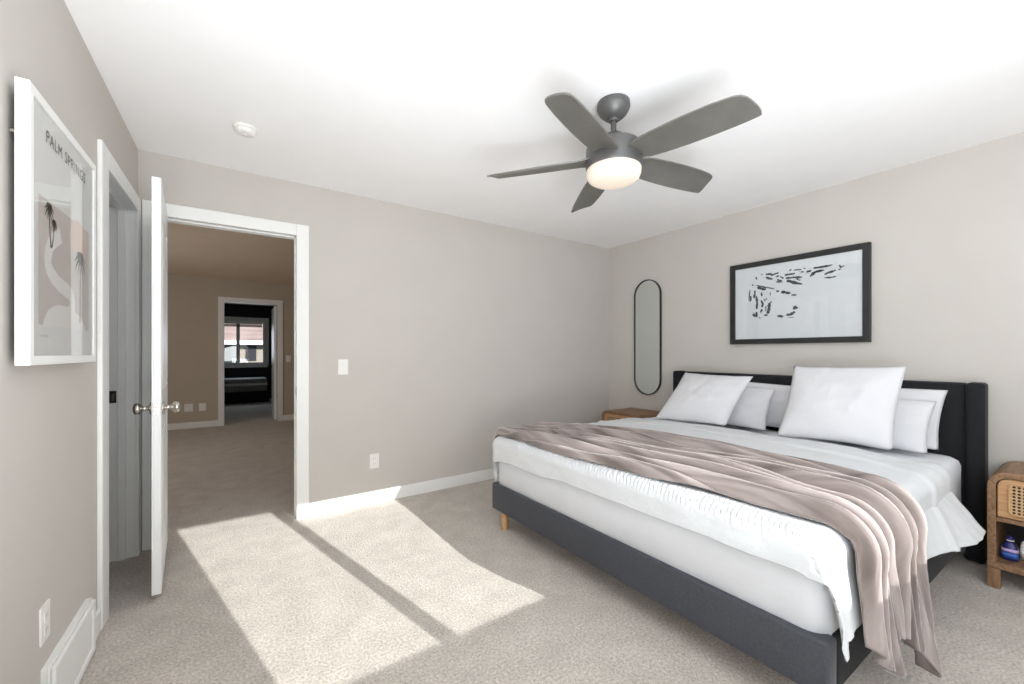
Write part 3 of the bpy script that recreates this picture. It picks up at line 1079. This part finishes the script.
def loft(secs):
    mb = MB()
    n = len(secs[0])
    for s in secs:
        mb.v += s
    for k in range(len(secs) - 1):
        for i in range(n):
            j = (i + 1) % n
            mb.f.append((k * n + i, k * n + j, (k + 1) * n + j, (k + 1) * n + i))
    mb.f += [tuple(range(n))[::-1], tuple(range((len(secs) - 1) * n, len(secs) * n))]
    return mb


obj('body', loft([bottle_section(a, b, ZS + z) for a, b, z in ((0.030, 0.020, 0.0), (0.036, 0.024, 0.004), (0.037, 0.025, 0.05), (0.034, 0.023, 0.068), (0.022, 0.017, 0.085), (0.013, 0.012, 0.094))]), M['bottle'], bt, smooth=True)
obj('cap', MB().lathe([(0.014, 0.092), (0.014, 0.115), (0.010, 0.120), (0.004, 0.122)], (cx_, cy_, ZS), (0, 0, 1), 20), M['bottle'], bt, smooth=True)
obj('cap_band', MB().lathe([(0.0145, 0.098), (0.0145, 0.103)], (cx_, cy_, ZS), (0, 0, 1), 20), M['plastic'], bt, smooth=True)
obj('label_band', loft([bottle_section(0.0375, 0.0256, ZS + z) for z in (0.044, 0.060)]), M['label_lilac'], bt, smooth=True)
obj('label_patch', loft([bottle_section(0.0376, 0.0257, ZS + z) for z in (0.012, 0.040)]), M['label_blue'], bt, smooth=True)
vb = empty('lotion_tube', (3.33, 0.228, ZS), 'small pale grey tube standing behind the blue bottle', 'tube')
obj('body', MB().lathe([(0.014, 0.018), (0.0145, 0.05), (0.011, 0.085), (0.004, 0.098)], (3.335, 0.228, ZS), (0, 0, 1), 20), M['plastic'], vb, smooth=True)
obj('cap', MB().lathe([(0.013, 0.0), (0.0135, 0.018)], (3.335, 0.228, ZS), (0, 0, 1), 20), M['grey_fabric'], vb, smooth=True)


# ------------------------------------------------------------------ wall mirror
def capsule(y0, y1, z0, z1, n=20):
    r = (y1 - y0) / 2
    c = (y0 + y1) / 2
    o = []
    for k in range(n + 1):
        g = PI * k / n
        o.append((c + r * math.cos(g), z1 - r + r * math.sin(g)))
    for k in range(n + 1):
        g = PI + PI * k / n
        o.append((c + r * math.cos(g), z0 + r + r * math.sin(g)))
    return o


mr = empty('wall_mirror', (XR, 2.757, 1.37), 'tall capsule mirror with thin black frame left of the headboard', 'mirror')
mo, mi = capsule(2.575, 2.910, 0.757, 1.988), capsule(2.583, 2.902, 0.765, 1.980)
obj('frame', MB().ring(mo, mi, 'x', XR - 0.026, XR - 0.001), M['black_metal'], mr)
obj('mirror_glass', MB().prism(mi, 'x', XR - 0.016, XR - 0.010), M['mirror'], mr)

# ------------------------------------------------------------------ black framed ink print
pc = empty('framed_print', (XR, 1.392, 1.63), 'black framed ink brushstroke print above the headboard', 'picture')
ya, yb, za, zb = 0.902, 1.857, 1.280, 1.971
fwid = 0.042


def rect(a0, a1, b0, b1):
    return [(a0, b0), (a1, b0), (a1, b1), (a0, b1)]


obj('frame', MB().ring(rect(ya, yb, za, zb), rect(ya + fwid, yb - fwid, za + fwid, zb - fwid), 'x', XR - 0.035, XR - 0.001), M['black_frame'], pc, bevel=0.002)
obj('print', MB().box(XR - 0.022, XR - 0.014, ya + fwid, yb - fwid, za + fwid, zb - fwid), M['paper'], pc)
STROKES = [([(1.57, 1.855),(1.531, 1.852),(1.523, 1.841),(1.474, 1.853)], 0.0072),([(1.57, 1.829),(1.52, 1.807)], 0.0072),([(1.493, 1.822),(1.471, 1.829)], 0.0046),([(1.486, 1.798),(1.449, 1.784)], 0.0056),([(1.463, 1.818),(1.438, 1.801)], 0.0056),([(1.493, 1.781),(1.445, 1.774)], 0.0046),([(1.43, 1.826),(1.359, 1.827)], 0.0066),([(1.423, 1.801),(1.376, 1.798)], 0.0066),([(1.376, 1.801),(1.348, 1.793),(1.31, 1.793)], 0.0072),([(1.416, 1.781),(1.376, 1.761),(1.31, 1.736)], 0.0082),([(1.348, 1.781),(1.321, 1.769)], 0.0031),([(1.366, 1.855),(1.314, 1.852)], 0.0051),([(1.398, 1.853),(1.384, 1.867)], 0.0046),([(1.321, 1.832),(1.3, 1.832)], 0.0041),([(1.28, 1.829),(1.25, 1.833)], 0.0051),([(1.299, 1.858),(1.291, 1.853)], 0.0036),([(1.641, 1.774),(1.57, 1.747),(1.508, 1.728)], 0.0046),([(1.637, 1.756),(1.57, 1.729)], 0.0087),([(1.493, 1.709),(1.471, 1.701)], 0.0051),([(1.456, 1.696),(1.391, 1.678)], 0.0082),([(1.384, 1.661),(1.348, 1.657)], 0.0051),([(1.678, 1.782),(1.664, 1.776)], 0.0046),([(1.645, 1.846),(1.641, 1.82)], 0.0046),([(1.603, 1.858),(1.593, 1.856)], 0.0041),([(1.693, 1.742),(1.704, 1.665),(1.69, 1.633)], 0.0041),([(1.657, 1.731),(1.653, 1.702),(1.663, 1.667)], 0.0066),([(1.645, 1.684),(1.636, 1.623),(1.641, 1.572)], 0.0077),([(1.689, 1.689),(1.686, 1.643)], 0.0066),([(1.603, 1.713),(1.6, 1.677)], 0.0056),([(1.605, 1.645),(1.592, 1.61),(1.6, 1.585)], 0.0072),([(1.587, 1.653),(1.57, 1.637)], 0.0041),([(1.567, 1.658),(1.562, 1.642)], 0.0036),([(1.542, 1.617),(1.544, 1.571),(1.556, 1.528)], 0.0097),([(1.569, 1.595),(1.57, 1.548)], 0.0036),([(1.597, 1.569),(1.611, 1.541)], 0.0077),([(1.667, 1.538),(1.657, 1.508)], 0.0072),([(1.644, 1.55),(1.638, 1.507)], 0.0097),([(1.585, 1.518),(1.554, 1.517)], 0.0061),([(1.537, 1.705),(1.535, 1.678)], 0.0031),([(1.527, 1.628),(1.535, 1.612)], 0.0041),([(1.354, 1.574),(1.366, 1.545)], 0.0082),([(1.344, 1.566),(1.348, 1.549)], 0.0061),([(1.419, 1.505),(1.387, 1.51),(1.359, 1.528)], 0.0087),([(1.482, 1.503),(1.441, 1.496)], 0.0072),([(1.458, 1.514),(1.452, 1.487)], 0.0041),([(1.405, 1.485),(1.366, 1.484)], 0.002),([(1.62, 1.505),(1.612, 1.494)], 0.0041),([(1.236, 1.849),(1.184, 1.847),(1.118, 1.851)], 0.0061),([(1.259, 1.789),(1.223, 1.817),(1.168, 1.822)], 0.0077),([(1.168, 1.79),(1.131, 1.8),(1.097, 1.81)], 0.0072),([(1.168, 1.764),(1.134, 1.761),(1.094, 1.762)], 0.0046),([(1.079, 1.842),(1.065, 1.822)], 0.0051),([(1.065, 1.825),(1.048, 1.835)], 0.0031),([(1.083, 1.809),(1.067, 1.813)], 0.0046),([(1.282, 1.825),(1.252, 1.828)], 0.0046),([(1.296, 1.858),(1.286, 1.851)], 0.0036),([(1.316, 1.834),(1.299, 1.83)], 0.0036)]


def stroke_mesh(mb, pts, wdt, x):
    # tapered wobbly brush mark, a thin flat ribbon lying on the paper
    P = []
    for (a, b), (c, d) in zip(pts, pts[1:]):
        n_ = max(2, int(math.hypot(c - a, d - b) / 0.006))
        P += [(a + (c - a) * k / n_, b + (d - b) * k / n_) for k in range(n_)]
    P.append(pts[-1])
    L_, R_ = [], []
    for i, (a, b) in enumerate(P):
        i0, i1 = max(0, i - 1), min(len(P) - 1, i + 1)
        tx, tz = P[i1][0] - P[i0][0], P[i1][1] - P[i0][1]
        l = math.hypot(tx, tz) or 1
        f = i / (len(P) - 1)
        ww = 1.2 * wdt * (0.35 + 0.65 * math.sin(PI * min(1, 0.12 + 0.8 * f)) ** 0.6)
        ww *= 1 + 0.7 * noise.noise(Vector((a * 60, b * 60, 1)))
        jig = wdt * 0.35 * noise.noise(Vector((a * 45, b * 45, 7)))
        nx, nz = -tz / l, tx / l
        L_.append((x, a + nx * (ww + jig), b + nz * (ww + jig)))
        R_.append((x, a - nx * (ww - jig), b - nz * (ww - jig)))
    o = len(mb.v)
    mb.v += L_ + R_
    m_ = len(P)
    mb.f += [(o + i, o + i + 1, o + m_ + i + 1, o + m_ + i) for i in range(m_ - 1)]


ik = MB()
for pts, wdt in STROKES:
    stroke_mesh(ik, pts, wdt, XR - 0.0225)
for k in range(150):      # dry-brush specks around the marks
    pts, wdt = random.choice(STROKES)
    a, b = random.choice(pts)
    a += random.gauss(0, 0.014)
    b += random.gauss(0, 0.010)
    r = random.uniform(0.0008, 0.0022)
    ik.add([(XR - 0.0225, a + r * math.cos(g) * 1.5, b + r * math.sin(g)) for g in (0, 1.2, 2.5, 3.8, 5.1)], [(0, 1, 2, 3, 4)])
obj('ink_marks', ik, M['ink'], pc)
obj('picture_glass', MB().box(XR - 0.0285, XR - 0.0275, ya + fwid, yb - fwid, za + fwid, zb - fwid), M['artglass'], pc)

# ------------------------------------------------------------------ white framed palm poster
pp = empty('framed_poster', (XL, 1.88, 1.55), 'white framed palm tree poster on the left wall', 'picture')
PY0, PY1, PZ0, PZ1 = 1.612, 2.212, 1.170, 1.934


def pmap(a):
    return PY0 + (a - 1.603) * 0.600 / 0.557


XB, XF = XL + 0.018, -0.462
fw2 = 0.026
obj('frame', MB().ring(rect(PY0, PY1, PZ0, PZ1), rect(PY0 + fw2, PY1 - fw2, PZ0 + fw2, PZ1 - fw2), 'x', XB, XF), M['trim'], pp, bevel=0.0015)
obj('backing', MB().box(XB + 0.002, XB + 0.006, PY0 + fw2, PY1 - fw2, PZ0 + fw2, PZ1 - fw2), M['steel'], pp)
obj('hanger', MB().tube((XL + 0.001, PY0 + 0.03, 1.80), (XB + 0.004, PY0 + 0.03, 1.80), 0.006, n=10), M['chrome'], pp)
XP = XF - 0.006
obj('print', MB().box(XP - 0.004, XP, PY0 + fw2, PY1 - fw2, PZ0 + fw2, PZ1 - fw2), M['poster'], pp)


def flat(name, polys, m, lift, par=pp):
    mb = MB()
    for poly in polys:
        o = len(mb.v)
        mb.v += [(XP + lift, pmap(a), b) for a, b in poly]
        mb.f.append(tuple(range(o, o + len(poly))))
    return obj(name, mb, m, par)


PL0, PL1, PB, PT = 1.672, 2.095, 1.285, 1.655
flat('art_panel', [rect(PL0, PL1, PB, PT)], M['sage'], 0.0006)
flat('art_sun', [[(1.985 + 0.085 * math.cos(2 * PI * k / 32), 1.595 + 0.072 * math.sin(2 * PI * k / 32)) for k in range(32)]], M['peach'], 0.0009)


def ribbon(pts, wd):
    Lp, Rp = [], []
    for i in range(len(pts)):
        a, b = pts[max(0, i - 1)], pts[min(len(pts) - 1, i + 1)]
        tx, tz = b[0] - a[0], b[1] - a[1]
        l = math.hypot(tx, tz)
        ww = wd[i] if isinstance(wd, list) else wd
        Lp.append((pts[i][0] - tz / l * ww, pts[i][1] + tx / l * ww))
        Rp.append((pts[i][0] + tz / l * ww, pts[i][1] - tx / l * ww))
    return [[Lp[i], Lp[i + 1], Rp[i + 1], Rp[i]] for i in range(len(pts) - 1)]


def smooth_curve(pts, n=8):
    o = []
    for i in range(len(pts) - 1):
        p0, p1, p2, p3 = pts[max(0, i - 1)], pts[i], pts[i + 1], pts[min(len(pts) - 1, i + 2)]
        for k in range(n):
            t = k / n
            o.append(tuple(0.5 * (2 * p1[j] + (p2[j] - p0[j]) * t + (2 * p0[j] - 5 * p1[j] + 4 * p2[j] - p3[j]) * t * t
                                  + (3 * p1[j] - p0[j] - 3 * p2[j] + p3[j]) * t ** 3) for j in (0, 1)))
    o.append(pts[-1])
    return o


cv = smooth_curve([(1.83, 1.575), (1.755, 1.53), (1.735, 1.465), (1.80, 1.425), (1.91, 1.40), (1.93, 1.36), (1.90, 1.335)])
flat('art_path', ribbon(cv, 0.024), M['cream'], 0.0010)
hill = [(1.70, PB)] + smooth_curve([(1.705, 1.30), (1.745, 1.335), (1.83, 1.355), (1.95, 1.345), (2.03, 1.315), (2.06, PB)])
flat('art_dune', [hill], M['cream'], 0.0011)


def palm_tree(x, top, bottom, size, m, bend=0.0):
    n_ = 10
    tr = [(x + bend * (k / n_) ** 2, top + (bottom - top) * k / n_) for k in range(n_ + 1)]
    P = ribbon(tr, [0.0022 + 0.0012 * k / n_ for k in range(n_ + 1)])
    for g, l in ((15, 1.0), (50, 0.9), (95, 0.75), (135, 0.9), (170, 1.0), (-25, 1.0), (205, 1.0), (-60, 0.8), (240, 0.8)):
        G = math.radians(g)
        fr_ = []
        for k in range(7):
            t = k / 6
            fr_.append((x + size * l * t * math.cos(G), top + size * l * (t * math.sin(G) - 0.65 * t * t)))
        P += ribbon(fr_, [size * 0.14 * (1 - 0.85 * abs(2 * k / 6 - 0.7) / 1.3) for k in range(7)])
    return P


flat('palm_pair', palm_tree(1.742, 1.640, 1.52, 0.034, M['palm'], 0.012) + palm_tree(1.777, 1.603, 1.52, 0.024, M['palm'], -0.018), M['palm'], 0.0015)
flat('palm_tall', palm_tree(2.003, 1.545, 1.31, 0.054, M['palm'], -0.004), M['palm'], 0.0015)


def lettering(name, text, y0, y1, zb_, hgt, m, lift, spacing=1.0):
    cu = bpy.data.curves.new(name, 'FONT')
    cu.body = text
    cu.size = 1.0
    cu.space_character = spacing
    to = bpy.data.objects.new(name, cu)
    COL.objects.link(to)
    dg = bpy.context.evaluated_depsgraph_get()
    me = bpy.data.meshes.new_from_object(to.evaluated_get(dg))
    bpy.data.objects.remove(to)
    xs = [v.co.x for v in me.vertices]
    ys = [v.co.y for v in me.vertices]
    mb = MB()
    sx, sy = (y1 - y0) / (max(xs) - min(xs)), hgt / (max(ys) - min(ys))
    mb.v = [(XP + lift, pmap(y0 + (v.co.x - min(xs)) * sx), zb_ + (v.co.y - min(ys)) * sy) for v in me.vertices]
    mb.f = [tuple(p.vertices) for p in me.polygons]
    return obj(name, mb, m, pp)


lettering('lettering', 'PALM SPRINGS', 1.722, 2.055, 1.823, 0.036, M['palm'], 0.0015, 1.15)
flat('caption_marks', [rect(1.682 + k * 0.009, 1.688 + k * 0.009, 1.251, 1.256) for k in range(6)] + [rect(2.060, 2.068, 1.252, 1.257)], M['sage'], 0.0015)
obj('picture_glass', MB().box(XF - 0.0036, XF - 0.0026, PY0 + fw2, PY1 - fw2, PZ0 + fw2, PZ1 - fw2), M['artglass'], pp)
